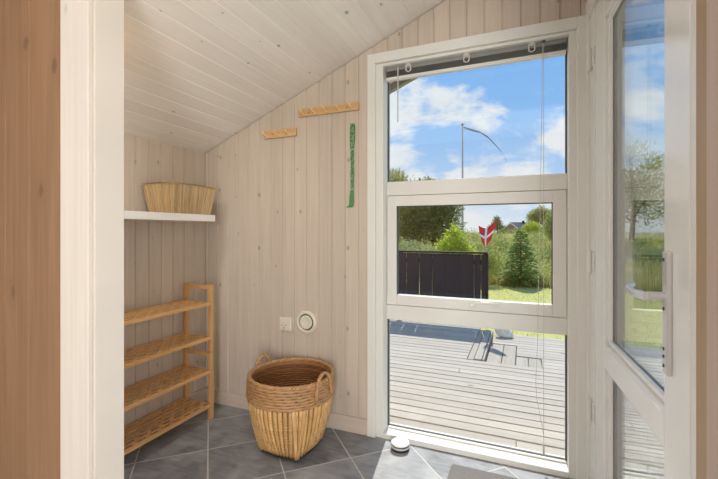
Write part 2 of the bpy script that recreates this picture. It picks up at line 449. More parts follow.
# cut: nothing of the slab reaches past the door wall beyond the entry
mb = MB(); mb.add([(-3.0,-3.0,0),(2.4,-3.0,0),(2.4,.9,0),(.42,.9,0),(.32,2.14,0),(-3.0,2.14,0)]+[(-3.0,-3.0,-.14),(2.4,-3.0,-.14),(2.4,.9,-.14),(.42,.9,-.14),(.32,2.14,-.14),(-3.0,2.14,-.14)],
    [(0,1,2,3,4,5),(11,10,9,8,7,6)]+[(i,(i+6),(i+1)%6+6,(i+1)%6) for i in range(6)])
mb.build('floor', M['tile'], kind='structure')

# near partition (doorway the photo is taken through)
mb = MB()
pb = [-3.0, -2.85, -2.70, -2.55, -2.40, -2.25, -2.10, -1.95, -1.80, -1.665, -1.53, -1.3635]
planks(mb, pb, .09, lambda u, w, d: (u, .79+d, w), lambda a, b: [(a, b, K(0.0), K(2.75))], g=.003, gd=.0016)
mb.build('wall_near', M['brown'], kind='structure', label='oiled brown pine wall beside the doorway')
mb = MB(); mb.box(-1.3555, -1.220, .785, .80, 0, 2.1); mb.build('trim_1', M['casing_wood'], bevel=.003, kind='structure')
mb = MB(); mb.box(-1.3635, -1.236, .80, .895, 0, 2.1); mb.build('trim_2', M['tan'], kind='structure')
mb = MB(); mb.box(-1.236, -1.2108, .7995, .896, 0, 2.1); mb.build('trim_3', M['casing_wood'], bevel=.002, kind='structure')
mb = MB(); mb.box(.293, .40, .70, .870, 0, 2.75); mb.build('trim_4', M['pink_wood'], bevel=.004, kind='structure')
mb = MB(); mb.box(-1.21, .30, .80, .89, 2.12, 2.75); mb.build('wall_lintel', M['pink_wood'], kind='structure')
mb = MB(); mb.box(.40, 2.4, .78, .865, 0, 2.75); mb.build('wall_near_right', M['brown'], kind='structure')
# room behind the camera: side walls, flat ceiling; its far side is open to the garden
mb = MB(); mb.box(-3.1, -3.0, -3.0, .88, 0, 2.75); mb.build('wall_back_left', M['brown'], kind='structure')
mb = MB(); mb.box(2.4, 2.5, -3.0, .865, 0, 2.75); mb.build('wall_back_right', M['pink_wood'], kind='structure')
mb = MB(); mb.box(-3.1, 2.5, -3.0, .89, 2.75, 2.87); mb.build('ceiling_back', M['ceil'], kind='structure')
mb = MB(); mb.box(-3.1, .62, -3.1, -3.0, 0, 2.75); mb.box(2.0, 2.5, -3.1, -3.0, 0, 2.75); mb.build('wall_back', M['brown'], kind='structure')
# strip that closes the entry ceiling above the partition
# ------------------------------------------------------------------ window_1
win = empty('window_1', (-.265, 2.05, 0), kind='structure')
mb = MB()
mb.box(-.8022, -.7564, 2.032, 2.05, 0.0, 2.1155); mb.box(.2225, .2686, 2.032, 2.05, 0.0, 2.1155); mb.box(-.7564, .2225, 2.032, 2.05, 2.062, 2.1155)
mb.build('window_casing', M['white'], win, bevel=.003)
mb = MB()
mb.box(-.757, -.715, 2.048, 2.17, 0, 2.06); mb.box(.190, .225, 2.048, 2.17, 0, 2.06); mb.box(-.715, .190, 2.048, 2.17, 2.045, 2.06)
mb.box(-.715, .190, 2.048, 2.17, -.01, .026)
mb.box(-.715, .190, 2.118, 2.17, .026, .034)
mb.box(-.715, .190, 2.118, 2.17, 2.006, 2.045)
mb.build('window_frame', M['white'], win, bevel=.0025)
for (a, b) in ((1.338, 1.4148), (.641, .7225)):
    mb = MB(); mb.box(-.715, .190, 2.118, 2.17, a, b); mb.build('transom', M['white'], win, bevel=.002)
def pane_beads(z0, z1, x0=-.715, x1=.190, w=.0065):
    mb = MB(); mb.box(x0, x0+w*.7, 2.128, 2.15, z0, z1); mb.box(x1-w, x1, 2.128, 2.15, z0, z1); mb.box(x0, x1, 2.1365, 2.15, z0, z0+.003); mb.box(x0, x1, 2.132, 2.15, z1-.003, z1)
    mb.build('gasket', M['dark_grey'], win)
    mb = MB(); mb.box(x0+.001, x1-.001, 2.138, 2.144, z0+.001, z1-.001); mb.build('pane', M['glass'], win)
pane_beads(.034, .641); pane_beads(1.4148, 2.006)
# opening sash
sx0, sx1, sz0, sz1 = -.7125, .1868, .7255, 1.335
gx0, gx1, gz0, gz1 = -.660, .1285, .7815, 1.278
mb = MB(); mb.box(-.715, .190, 2.126, 2.15, .7225, 1.338)          # dark slot around the sash is the recess behind it
mb = MB()
mb.box(sx0, gx0, 2.112, 2.158, sz0, sz1); mb.box(gx1, sx1, 2.112, 2.158, sz0, sz1); mb.box(gx0, gx1, 2.112, 2.158, sz0, gz0); mb.box(gx0, gx1, 2.112, 2.158, gz1, sz1)
sash = mb.build('sash', M['white'], win, bevel=.0025)
mb = MB()
for q in ((gx0-.001, gx0+.004, gz0, gz1), (gx1-.004, gx1+.001, gz0, gz1), (gx0, gx1, gz1-.004, gz1+.001)): mb.box(q[0], q[1], 2.128, 2.15, q[2], q[3])
mb.build('gasket', M['dark_grey'], sash)
mb = MB(); mb.box(gx0+.001, gx1-.001, 2.138, 2.144, gz0+.001, gz1-.001); mb.build('pane', M['glass'], sash)
# handle of the sash
mb = MB()
mb.lathe([(.013,0),(.013,.006),(.009,.010),(.008,.026)], (-.247, 2.112, .756), 20, Matrix.Rotation(PI/2, 3, 'X'))
mb.tube([(-.255,2.087,.752),(-.240,2.084,.756),(-.222,2.083,.772),(-.20,2.083,.774),(-.15,2.083,.772),(-.115,2.083,.769)], [.007,.0085,.007,.006,.006,.0045], 10, flat=.8)
mb.build('window_handle', M['hinge'], sash, smooth=True)

# ------------------------------------------------------------------ blind
bl = empty('venetian_blind', (-.265, 2.09, 1.97), 'raised venetian blind with grey slats and pale cords inside the window head', 'blind')
mb = MB(); mb.box(-.708, .184, 2.076, 2.104, 2.022, 2.044); mb.build('headrail', M['slat'], bl, bevel=.002)
mb = MB()
for i in range(13):
    z = 1.992 + i*.0023
    mb.add([(-.706, 2.074, z),(.182,2.074,z),(.182,2.084,z+.0018),(-.706,2.084,z+.0018),(.182,2.094,z+.0018),(-.706,2.094,z+.0018),(.182,2.104,z),(-.706,2.104,z)], [(0,1,2,3),(3,2,4,5),(5,4,6,7)])
s_ = mb.build('slat_stack', M['slat'], bl); 
sm = s_.modifiers.new('s', 'SOLIDIFY'); sm.thickness = .0005
mb = MB(); mb.box(-.706, .182, 2.074, 2.104, 1.972, 1.989); mb.build('bottom_rail', M['white'], bl, bevel=.003)
for x in (-.576, -.271, .034):
    mb = MB(); mb.box(x-.012, x+.012, 2.064, 2.077, 2.028, 2.046); mb.box(x-.016, x-.010, 2.064, 2.074, 2.005, 2.04); mb.box(x+.010, x+.016, 2.064, 2.074, 2.005, 2.04)
    mb.tube([(x-.014,2.066,2.008),(x,2.064,1.998),(x+.014,2.066,2.008)], .0035, 6)
    mb.build('bracket', M['clear'], bl, smooth=True)
mb = MB(); mb.tube([(-.636,2.070,2.03),(-.636,2.068,1.735)], .0035, 8); mb.tube([(-.636,2.072,2.04),(-.636,2.070,2.03)], .002, 6)
mb.build('tilt_wand', M['clear'], bl, smooth=True)
mb = MB(); mb.tube([(.0865,2.070,2.035),(.0865,2.070,.115)], .0011, 6); mb.build('pull_cord', M['cord'], bl)
mb = MB(); mb.tube([(.082,2.070,2.035),(.072,2.070,1.3),(.060,2.070,.62),(.052,2.070,.42),(.056,2.070,.34),(.072,2.070,.25),(.0858,2.070,.17)], .0011, 6); mb.build('pull_cord', M['cord'], bl)
mb = MB(); mb.lathe([(.0015,.125),(.004,.115),(.005,.075),(.003,.070)], (.0865,2.070,0), 10); mb.build('cord_tassel', M['cord'], bl, smooth=True)
mb = MB(); mb.tube([(.0865,2.066,2.05),(.0865,2.066,2.036)], .006, 10); mb.build('cord_lock', M['plastic_dark'], bl)

# ------------------------------------------------------------------ right wall with the glazed door
RA = math.radians(3.03)
RM = Matrix(((math.sin(RA), math.cos(RA), 0, .27), (-math.cos(RA), math.sin(RA), 0, 2.05), (0,0,1,0), (0,0,0,1)))   # t along the wall, n outwards, z up
door = empty('door_1', tuple((RM @ Vector((.57,0,0)))), kind='structure')
def D(): return MB(RM)
# wall above the door and the strip next to the partition
mb = D(); mb.box(-.02, 1.06, .0, .11, 2.15, 2.62); mb.build('wall_right', M['pink_wood'], kind='structure')
mb = D(); mb.box(1.041, 1.19, .0, .11, 0, 2.62); mb.build('wall_right_end', M['tan'], kind='structure')
# door frame
mb = D(); mb.box(-.012, .035, -.012, .11, 0, 2.17); mb.box(.035, .125, .0, .11, 0, 2.12)
mb.box(1.018, 1.040, .0, .11, 0, 2.17); mb.box(.035, 1.018, -.012, .11, 2.087, 2.17); mb.box(-.01, 1.05, .02, .11, 0.0, .02)
mb.build('door_frame', M['white'], door, bevel=.002)
# leaf
la, lb, lz0, lz1 = .135, 1.012, .022, 2.078
ga, gb = .285, .873
mb = D()
mb.box(la, ga, 0, .052, lz0, lz1); mb.box(gb, lb, 0, .052, lz0, lz1)
mb.box(ga, gb, 0, .052, 1.965, lz1); mb.box(ga, gb, 0, .052, lz0, .13)
leaf = mb.build('door_leaf', M['gloss'], door, bevel=.003)
# middle rail, with its sloping upper ledge
mb = D()
mb.add([(ga,0,.612),(ga,0,.690),(ga,.010,.698),(ga,.030,.706),(ga,.052,.706),(ga,.052,.612),(gb,0,.612),(gb,0,.690),(gb,.010,.698),(gb,.030,.706),(gb,.052,.706),(gb,.052,.612)],
       [(0,1,2,3,4,5)]+[(11,10,9,8,7,6)]+[(i,i+6,(i+1)%6+6,(i+1)%6) for i in range(6)])
mb.build('middle_rail', M['gloss'], leaf, bevel=.002)
for z0, z1 in ((.13, .612), (.706, 1.965)):
    mb = D(); w = .016
    for q in ((ga, ga+w, z0, z1), (gb-w, gb, z0, z1), (ga, gb, z0, z0+w), (ga, gb, z1-w, z1)): mb.box(q[0], q[1], .012, .026, q[2], q[3])
    mb.build('glazing_bead', M['gloss'], leaf, bevel=.003)
    mb = D(); mb.box(ga+.001, gb-.001, .026, .030, z0+.001, z1-.001); mb.build('pane', M['glass'], leaf)
    mb = D(); mb.box(ga+.001, gb-.001, .0301, .0425, z0, z1)
    mb2 = D(); 
    for q in ((ga, ga+.008, z0, z1), (gb-.008, gb, z0, z1), (ga, gb, z0, z0+.008), (ga, gb, z1-.008, z1)): mb2.box(q[0], q[1], .0302, .042, q[2], q[3])
    mb2.build('spacer', M['dark_grey'], leaf)
    mb = D(); mb.box(ga+.001, gb-.001, .0425, .0465, z0+.001, z1-.001); mb.build('pane', M['glass'], leaf)
# hinges
for z in (1.886, 1.004, .358):
    mb = D(); mb.tube([(.075,-.012,z-.045),(.075,-.012,z+.045)], .010, 12); mb.box(.050,.128,-.004,.003,z-.04,z+.04)
    mb.tube([(.075,-.012,z-.052),(.075,-.012,z-.045)], .007, 10); mb.tube([(.075,-.012,z+.045),(.075,-.012,z+.052)], .007, 10)
    mb.build('hinge', M['hinge'], leaf, smooth=True)
# handle: long plate and curved lever
mb = D(); mb.box(.893, .925, -.011, 0.0, .800, 1.092); hp = mb.build('handle_plate', M['chrome'], leaf, bevel=.004)
mb = D(); mb.tube([(.909,-.010,.985),(.909,-.045,.985)], .0105, 12)
mb.tube([(.915,-.048,.985),(.895,-.052,.984),(.84,-.055,.982),(.79,-.052,.985),(.765,-.044,.990),(.752,-.032,.994)], [.010,.011,.0105,.010,.009,.008], 12, flat=.8)
mb.build('handle_lever', M['chrome'], hp, smooth=True)
for z in (1.072, .955, .86, .842, .82): D().lathe([(.0045,0),(.0045,.0015)], (.905,-.011,z), 12, Matrix.Rotation(PI/2,3,'X')).build('plate_screw', M['dark_grey'], hp)

# ------------------------------------------------------------------ wall shelf and straw basket
mb = MB(); mb.box(XL, -1.73, .98, 1.87, 1.196, 1.235)
mb.build('wall_shelf', M['shelfw'], bevel=.0015, label='white floating shelf on the left wall carrying the straw basket', cat='shelf')

def straw_basket():
    r = empty('straw_basket', (-1.85, 1.72, 1.235), 'rectangular woven straw basket flaring upwards on the white wall shelf', 'basket')
    zb, zt = 1.2355, 1.402
    B = [(-1.765,1.585),(-1.765,1.866),(-1.94,1.866),(-1.94,1.585)]
    T = [(-1.738,1.555),(-1.738,1.885),(-1.955,1.885),(-1.955,1.555)]
    rng = random.Random(3)
    mb = MB()
    # inner shell
    n = 4; th = .006
    ins = lambda P, d: [(x+d*(1 if x < -1.85 else -1), y+d*(1 if y < 1.72 else -1)) for x, y in P]
    vs = [(x,y,zb) for x,y in ins(B,.006)] + [(x,y,zt-.006) for x,y in ins(T,.006)] + [(x,y,zt-.006) for x,y in ins(T,.012)] + [(x,y,zb+.006) for x,y in ins(B,.012)]
    fs = [(0,1,2,3)]
    for k in range(3):
        for i in range(4): fs.append((k*4+i, k*4+(i+1)%4, k*4+4+(i+1)%4, k*4+4+i))
    fs.append((12,13,14,15))
    mb.add(vs, fs); mb.build('lining', M['straw'], r)
    mb = MB()
    for i in range(4):
        b0, b1 = Vector((*B[i],zb)), Vector((*B[(i+1)%4],zb)); t0, t1 = Vector((*T[i],zt)), Vector((*T[(i+1)%4],zt))
        cnt = int((t1-t0).length/.0036)
        out = Vector(((t0+t1)/2 - Vector((-1.85,1.72,zt)))); out.z = 0; out.normalize()
        for k in range(cnt):
            f = (k+.5)/cnt; f2 = f + rng.uniform(-.012,.012)
            a = b0.lerp(b1, min(1,max(0,f2))); c = t0.lerp(t1, f)
            a = a + out*rng.uniform(-.004,.0005); c = c + out*rng.uniform(-.004,.001); c.z += rng.uniform(-.003,.002)
            m_ = a.lerp(c,.5) + out*rng.uniform(-.001,.0025)
            mb.tube([a, m_, c], rng.uniform(.0017,.0029), 5)
    mb.build('side_straws', M['straw'], r, smooth=True)
    mb = MB()
    for i in range(4):
        t0, t1 = Vector((*T[i],zt-.001)), Vector((*T[(i+1)%4],zt-.001))
        for q in range(3):
            mb.tube([t0 + Vector((0,0,-.003*q)), t0.lerp(t1,.5)+Vector((0,0,.001*rng.uniform(-1,1))), t1+Vector((0,0,-.003*q))], .0035, 6)
    mb.build('rim', M['straw'], r, smooth=True)
straw_basket()

# ------------------------------------------------------------------ shoe racks (two stacked units)
def shoe_rack(z0, label, feet):
    xw, xf, y1, y0 = -1.962, -1.742, 1.872, 1.10
    r = empty('shoe_rack', ((xw+xf)/2, (y0+y1)/2, z0), label, 'shoe rack', 'stackable wooden shoe racks against the left wall')
    top = z0 + .405; pw = .024
    for y in (y1-.012, y0+.012):
        for x in (xw+.012, xf-.012):
            mb = MB(); mb.box(x-pw/2, x+pw/2, y-.012, y+.012, z0, top); mb.build('post', M['bamboo_z'], r, bevel=.003)
        mb = MB(); mb.box(xw+.024, xf-.024, y-.009, y+.009, top-.028, top-.004); mb.build('crossbar', M['bamboo'], r, bevel=.003)
        for zq in (.072, .277): mb = MB(); mb.box(xw+.024, xf-.024, y-.009, y+.009, z0+zq, z0+zq+.017); mb.build('shelf_bearer', M['bamboo'], r, bevel=.002)
    for zt in (z0+.098, z0+.303):
        mb = MB()
        n = 7; x0 = xw+.002; x1 = xf+.004
        sw = .0160; pitch = (x1-x0-sw)/(n-1)
        for i in range(n):
            xa = x0+pitch*i
            mb.box(xa, xa+sw, y0+.03, y1-.028, zt-(.018 if i in (0,n-1) else .006), zt)
        # spacer blocks in the gaps, staggered row by row: what is left open are the slots
        for i in range(n-1):
            xa = x0+pitch*i+sw; y = y0+.03+(.0 if i % 2 else .036)
            while y < y1-.045:
                mb.box(xa-.0005, x0+pitch*(i+1)+.0005, y, min(y+.026, y1-.03), zt-.0055, zt-.0004); y += .072
        mb.build('slatted_shelf', M['bamboo'], r, bevel=.0008, bseg=1)
    return r
shoe_rack(0.0, 'lower of the two stacked wooden shoe racks, standing on the tiles', True)
shoe_rack(.407, 'upper of the two stacked wooden shoe racks, level with the window sash', False)

# ------------------------------------------------------------------ big wicker basket
def laundry_basket():
    cx, cy = -1.138, 1.790
    r = empty('wicker_basket', (cx, cy, 0), 'large round golden wicker basket with two loop handles standing on the tiled floor', 'basket')
    H = .385; R = .226
    rot = math.radians(-3)
    def sq(a):
        n = 6.0; c, s = abs(math.cos(a-rot)), abs(math.sin(a-rot))
        return .122/((c**n+s**n)**(1/n))
    def rad(a, v):
        v = max(0, min(1, v))
        k = 1-(1-v)**2.1
        kk = min(1, v*1.5); kk = kk*kk*(3-2*kk)
        b = sq(a)*(1-kk) + .14*kk
        return b + (R-b)*k - .008*max(0, v-.7)/.3
    def P(a, z, d=0):
        q = rad(a, z/H)+d
        return Vector((cx+q*math.cos(a), cy+q*math.sin(a), z))
    # lining (solid woven skin)
    seg = 72; rows = 16
    mb = MB(); vs = []; fs = []
    for sgn, d in ((0,-.006),(1,-.010)):
        for j in range(rows+1):
            for i in range(seg): vs.append(P(2*PI*i/seg, .016+(H-.022)*j/rows, d))
    nn = (rows+1)*seg
    for j in range(rows):
        for i in range(seg):
            k = (i+1) % seg
            fs.append((j*seg+i, j*seg+k, (j+1)*seg+k, (j+1)*seg+i)); fs.append((nn+j*seg+i, nn+(j+1)*seg+i, nn+(j+1)*seg+k, nn+j*seg+k))
    for i in range(seg):
        k = (i+1) % seg
        fs.append((rows*seg+i, rows*seg+k, nn+rows*seg+k, nn+rows*seg+i))
    fs.append(tuple(nn+i for i in range(seg))); fs.append(tuple(range(seg))[::-1])
    mb.add(vs, fs); mb.build('lining', M['cane_in'], r, smooth=2)
    # fine weavers inside
    mb = MB(); NS = 46
    for j in range(27):
        z = .03+j*.0128
        pts = [P(2*PI*i/(NS*2), z, -.0125+.0022*(1 if ((i//2+j) % 2) else -1)) for i in range(NS*2)]
        mb.tube(pts, .0042, 5, closed=True)
    mb.build('inner_weave', M['cane_in'], r, smooth=2)
    # upright stakes on the lower body
    rng = random.Random(5)
    mb = MB(); ns = 52; zt = .282
    for i in range(ns):
        a = 2*PI*(i+.5)/ns
        zs = [.022+(zt-.022)*k/8 for k in range(9)]
        hw = PI/ns*(.86+.1*rng.random())
        j = len(mb.v); da = rng.uniform(-.006,.006)
        for k, z in enumerate(zs):
            bul = .0012*math.sin(k*2.4+i)
            for (aa, d) in ((a-hw, -.003), (a-hw*.5, .0018), (a+hw*.5, .0018), (a+hw, -.003)):
                mb.v.append(P(aa+da*k/8, z, d+bul))
        for k in range(8):
            for q in range(3):
                mb.f.append((j+k*4+q, j+k*4+q+1, j+k*4+4+q+1, j+k*4+4+q))
    st = mb.build('stakes', M['cane'], r, smooth=2)
    sd = st.modifiers.new('s', 'SOLIDIFY'); sd.thickness = .002
    # thin horizontal weavers that pass between the stakes
    mb = MB()
    for j in range(15):
        z = .038+j*.0148
        pts = [P(2*PI*i/(ns*2), z, .0018+(.0026 if ((i+j) % 4) == 0 else -.0022)) for i in range(ns*2)]
        mb.tube(pts, .0016, 4, closed=True)
    mb.build('thin_weavers', M['cane'], r, smooth=2)
    # coarse cane courses on the upper body
    for j in range(7):
        z = .288+j*.0142
        mb = MB()
        for h in range(2):
            pts = []
            for i in range(120):
                a = 2*PI*i/120
                pts.append(P(a, z+.0028*math.sin(a*13+h*PI+j)+rng.uniform(-.0006,.0006), .004+.002*math.cos(a*13+h*PI+j)))
            mb.tube(pts, .0058, 6, closed=True)
        mb.build('cane_course', M['cane_h'], r, smooth=2)
    # rim: two strands twisted round each other
    mb = MB()
    for h in range(3):
        pts = [P(2*PI*i/180, H+.002+.006*math.sin(2*PI*i/180*24+h*2*PI/3), -.002+.006*math.cos(2*PI*i/180*24+h*2*PI/3)) for i in range(180)]
        mb.tube(pts, .0058, 6, closed=True)
    mb.build('rim', M['cane_h'], r, smooth=2)
    # bent corner strips running down to the feet
    for q in range(4):
        a0 = rot + PI/4 + q*PI/2
        mb = MB()
        for s in (-1, 1):
            j = len(mb.v)
            for k in range(9):
                v = k/8; z = .012+.272*v; a = a0 + s*(.03+.10*v)
                for (da, d) in ((-.055,.003),(-.03,.0075),(.03,.0075),(.055,.003)): mb.v.append(P(a+da, z, d-.001))
            for k in range(8):
                for w in range(3): mb.f.append((j+k*4+w, j+k*4+w+1, j+k*4+5+w, j+k*4+4+w))
        cs = mb.build('corner_strip', M['cane'], r, smooth=2); sd = cs.modifiers.new('s','SOLIDIFY'); sd.thickness = .002
    # base frame
    mb = MB()
    pts = [Vector((cx,cy,0)) + Vector((math.cos(2*PI*i/48), math.sin(2*PI*i/48), 0))*(sq(2*PI*i/48)+.001) + Vector((0,0,.010+.010*(abs(math.sin((2*PI*i/48-rot)*2))))) for i in range(48)]
    mb.tube(pts, .0085, 8, closed=True)
    for s in (-.06, 0, .06): mb.bar((cx-.115,cy+s,.016),(cx+.115,cy+s,.016), .016, .008)
    mb.build('base_frame', M['cane_dark'], r, smooth=True)
    # handles
    for a in (math.radians(-14), math.radians(166)):
        mb = MB()
        tv = Vector((-math.sin(a), math.cos(a), 0)); cpt = P(a, H-.02, .005); cpt.z = 0; ov = Vector((math.cos(a), math.sin(a), 0))
        for h in range(2):
            pts = []
            for i in range(41):
                f = i/40; an = PI*f
                wx = .055*math.cos(an); hz = H-.075 + (.125)*math.sin(an)**.75
                tw = f*2*PI*7 + h*PI
                pts.append(cpt + tv*(wx+.003*math.cos(tw)) + ov*(.006+.005*math.sin(tw)) + Vector((0,0,hz)))
            mb.tube(pts, .0062, 7)
        mb.build('handle', M['cane_h'], r, smooth=2)
laundry_basket()

# ------------------------------------------------------------------ hook rails, green shoehorn, socket, vent
def peg_rail(x0, x1, zc, hh, pegs, label):
    r = empty('peg_rail', ((x0+x1)/2, 2.05, zc-hh), label, 'coat rail')
    mb = MB(); mb.box(x0, x1, 2.032, 2.05, zc-hh, zc+hh); mb.build('backboard', M['peg'], r, bevel=.003)
    for x in pegs:
        mb = MB(); mb.tube([(x,2.034,zc-.012),(x,1.999,zc-.004),(x,1.990,zc+.004)], [.0062,.0062,.0068], 10); mb.build('peg', M['peg_l'], r, smooth=True)
    for x in (x0+.07, x1-.07): MB().lathe([(.004,0),(.004,.001)], (x,2.032,zc-.004), 10, Matrix.Rotation(PI/2,3,'X')).build('screw_head', M['plastic_dark'], r)
peg_rail(-1.498, -1.262, 1.736, .0255, (-1.468, -1.385, -1.31), 'shorter wooden coat rail with three pegs, nearer the room corner')
peg_rail(-1.245, -.8555, 1.842, .0235, (-1.205, -1.130, -1.055, -.975, -.893), 'longer wooden coat rail with five pegs, nearer the window')

gr = empty('shoehorn', (-.90, 2.04, 1.275), 'narrow green patterned shoehorn in fabric hanging on the wall beside the window', 'shoehorn')
def strip(pts, th=.006):
    mb = MB(); n = len(pts)
    for y in (2.046-th, 2.046): mb.v += [Vector((x-w, y, z)) for x, z, w in pts] + [Vector((x+w, y, z)) for x, z, w in pts]
    for i in range(n-1):
        mb.f += [(i, n+i, n+i+1, i+1), (2*n+i, 2*n+i+1, 3*n+i+1, 3*n+i), (i, i+1, 2*n+i+1, 2*n+i), (n+i, 3*n+i, 3*n+i+1, n+i+1)]
    mb.f += [(0, 2*n, 3*n, n), (n-1, 2*n-1, 4*n-1, 3*n-1)]
    return mb
strip([(-.8935,1.748,.006),(-.8935,1.742,.012),(-.8935,1.725,.0145),(-.895,1.66,.0145),(-.8965,1.615,.012),(-.897,1.600,.008)], .012).build('grip', M['green'], gr, bevel=.003)
strip([(-.897,1.602,.009),(-.897,1.55,.0105),(-.896,1.50,.0085),(-.8965,1.46,.0105),(-.897,1.41,.0085),(-.898,1.375,.009)], .008).build('shaft', M['green'], gr, bevel=.002)
for z in (1.600, 1.375): MB().box(-.908, -.886, 2.036, 2.047, z-.004, z+.004).build('binding', M['green_pale'], gr, bevel=.001)
strip([(-.898,1.372,.009),(-.900,1.34,.0135),(-.901,1.30,.0145),(-.903,1.285,.0145),(-.911,1.277,.020),(-.918,1.273,.018)], .006).build('blade', M['green_plain'], gr, bevel=.002)
mb = MB(); mb.tube([(-.8935,2.052,1.745),(-.8935,2.028,1.747)], .0025, 8); mb.build('nail', M['chrome'], gr)

sk = empty('wall_socket', (-1.341, 2.05, .527), 'square cream wall socket with switch beside the round vent', 'socket')
mb = MB(); mb.box(-1.384, -1.298, 2.040, 2.05, .529, .613); mb.build('face_plate', M['plastic'], sk, bevel=.003)
mb = MB(); mb.box(-1.372, -1.310, 2.028, 2.040, .540, .602); md = mb.build('socket_module', M['plastic'], sk, bevel=.003)
mb = MB()
for dx in (-.012, .012): mb.lathe([(.003,0),(.003,.001)], (-1.343+dx, 2.028, .566), 10, Matrix.Rotation(PI/2,3,'X'))
mb.box(-1.346,-1.340,2.0272,2.029,.548,.556)
mb.build('pin_holes', M['plastic_dark'], md)
mb = MB(); mb.box(-1.355,-1.331,2.024,2.030,.582,.597); mb.build('switch', M['hinge'], md, bevel=.002)

vt = empty('air_vent', (-1.196, 2.05, .526), 'round cream air vent in the board wall above the wicker basket', 'air vent')
RX = Matrix.Rotation(PI/2, 3, 'X')
def vring(prof, name, mat, **k):
    return MB().lathe(prof, (-1.196, 2.05, .5955), 40, RX).build(name, mat, vt, smooth=True, **k)
mb = MB(); seg = 48; prof = [(.068,0),(.069,.008),(.064,.014),(.056,.016),(.050,.013),(.048,.002)]
for r_, z in prof:
    for k in range(seg): a = 2*PI*k/seg; mb.v.append(Vector((-1.196+r_*math.cos(a), 2.05-z, .5955+r_*math.sin(a))))
for i in range(len(prof)-1):
    for k in range(seg): l = (k+1) % seg; mb.f.append((i*seg+k, (i+1)*seg+k, (i+1)*seg+l, i*seg+l))
mb.build('ring', M['plastic'], vt, smooth=True)
vring([(.049,0),(.049,.0015)], 'throat', M['plastic_dark'])
vring([(.012,.001),(.040,.006),(.041,.012),(.036,.015),(.018,.011),(.0,.010)][:5], 'disc', M['plastic'])

# ------------------------------------------------------------------ floor things
pk = empty('door_stop', (-.597, 1.985, 0), 'round white and steel door stop on the floor by the window sill', 'door stop')
MB().lathe([(.040,0),(.047,.002),(.047,.010),(.040,.012)], (-.597,1.985,0), 40).build('rubber_foot', M['rubber'], pk, smooth=True)
MB().lathe([(.041,.012),(.049,.014),(.049,.022),(.041,.024)], (-.597,1.985,0), 40).build('steel_ring', M['chrome'], pk, smooth=True)
MB().lathe([(.040,.024),(.046,.0245),(.046,.028),(.040,.0285)], (-.597,1.985,0), 40).build('rubber_ring', M['rubber'], pk, smooth=True)
MB().lathe([(.040,.0285),(.048,.030),(.048,.036),(.041,.041),(.026,.045),(.010,.0465),(.001,.0468)], (-.597,1.985,0), 40).build('cap', M['puck_w'], pk, smooth=True)

mb = MB(); x0, x1, y0, y1, rr = -.325, .13, 1.20, 1.945, .02
out = []
for (cx_, cy_, a0) in ((x1-rr,y1-rr,0),(x0+rr,y1-rr,90),(x0+rr,y0+rr,180),(x1-rr,y0+rr,270)):
    for k in range(6): a = math.radians(a0+k*18); out.append((cx_+rr*math.cos(a), cy_+rr*math.sin(a)))
n = len(out)
mb.add([(x,y,0.0005) for x,y in out]+[(x,y,.007) for x,y in out], [tuple(range(n))[::-1], tuple(range(n,2*n))]+[(i,(i+1)%n,n+(i+1)%n,n+i) for i in range(n)])
mb.build('door_mat', M['mat'], bevel=.002, label='flat grey ribbed mat on the tiles in front of the glass door', cat='mat')

# ------------------------------------------------------------------ OUTSIDE
DZ = -.10
# main deck: boards along x
mb = MB(); rng = random.Random(11)
def board_row(mb, y, x0, x1, w=.0912, jitter=True):
    ww = rng.choice((0,.002,.005))
    if jitter:
        cut = x0 + rng.uniform(.2, .9)*(x1-x0)
        segs = [(x0, cut-.0015), (cut+.0015, x1)]
    else: segs = [(x0, x1)]
    for a, b in segs:
        mb.box(a, b, y, y+w-ww, DZ-.028, DZ+rng.uniform(-.0015,.001))
y = 2.224
rows = []
while y < 3.87:
    board_row(mb, y, -4.2, 3.6); y += .0998
yl = y
while y < 5.30:                              # beyond, only left of the lengthwise boards
    board_row(mb, y, -4.2, -.512); y += .0998
mb.build('deck', M['deck'], kind='structure', bevel=.003, bseg=1, label='weathered grey timber deck outside the window')
mb = MB()
mb.box(-.506, -.450, yl+.0, 5.12, DZ-.028, DZ); mb.box(-.442, -.375, yl, 5.12, DZ-.028, DZ+.012); mb.box(-.368, -.350, yl, 5.12, DZ-.09, DZ+.012)
mb.build('deck_edging', M['deck_y'], kind='structure', bevel=.003, bseg=1)
mb = MB()
D2 = DZ-.02
for (a, b, c_, d_) in ((-.335,-.205,3.90,4.62),(-.198,-.078,3.90,4.62),(-.07,.035,3.90,4.24),(.042,.15,3.90,4.24)): mb.box(a, b, c_, d_, D2-.028, D2)
mb.build('deck_step_boards', M['deck_y'], kind='structure', bevel=.003, bseg=1)
mb = MB()
y = 3.90
while y < 5.06:
    xa = -.335 if y > 4.60 else (-.070 if y > 4.23 else .158)
    x = xa
    mb.box(xa, 3.6, y, y+.088, D2-.028, D2-rng.uniform(0,.002)); y += .0945
mb.build('deck_lower', M['deck'], kind='structure', bevel=.003, bseg=1)
mb = MB(); mb.box(-4.2, 3.6, 2.19, 5.11, DZ-.12, DZ-.075); mb.build('deck_shade_bed', M['under'], kind='structure')  # black sheet gives the shade seen between the boards
# deck continues beyond the glass door
mb = MB(); y = 2.224-.0998
while y > -2.0:
    mb.box(.47, 3.6, y, y+.094, DZ-.028, DZ+rng.uniform(-.001,.001)); y -= .0998
mb.build('deck_side', M['deck'], kind='structure', bevel=.003, bseg=1)
mb = MB(); mb.box(.47, 3.6, -2.0, 2.19, DZ-.12, DZ-.06); mb.build('deck_side_shade_bed', M['under'], kind='structure')  # same black sheet for the shade in the side deck gaps

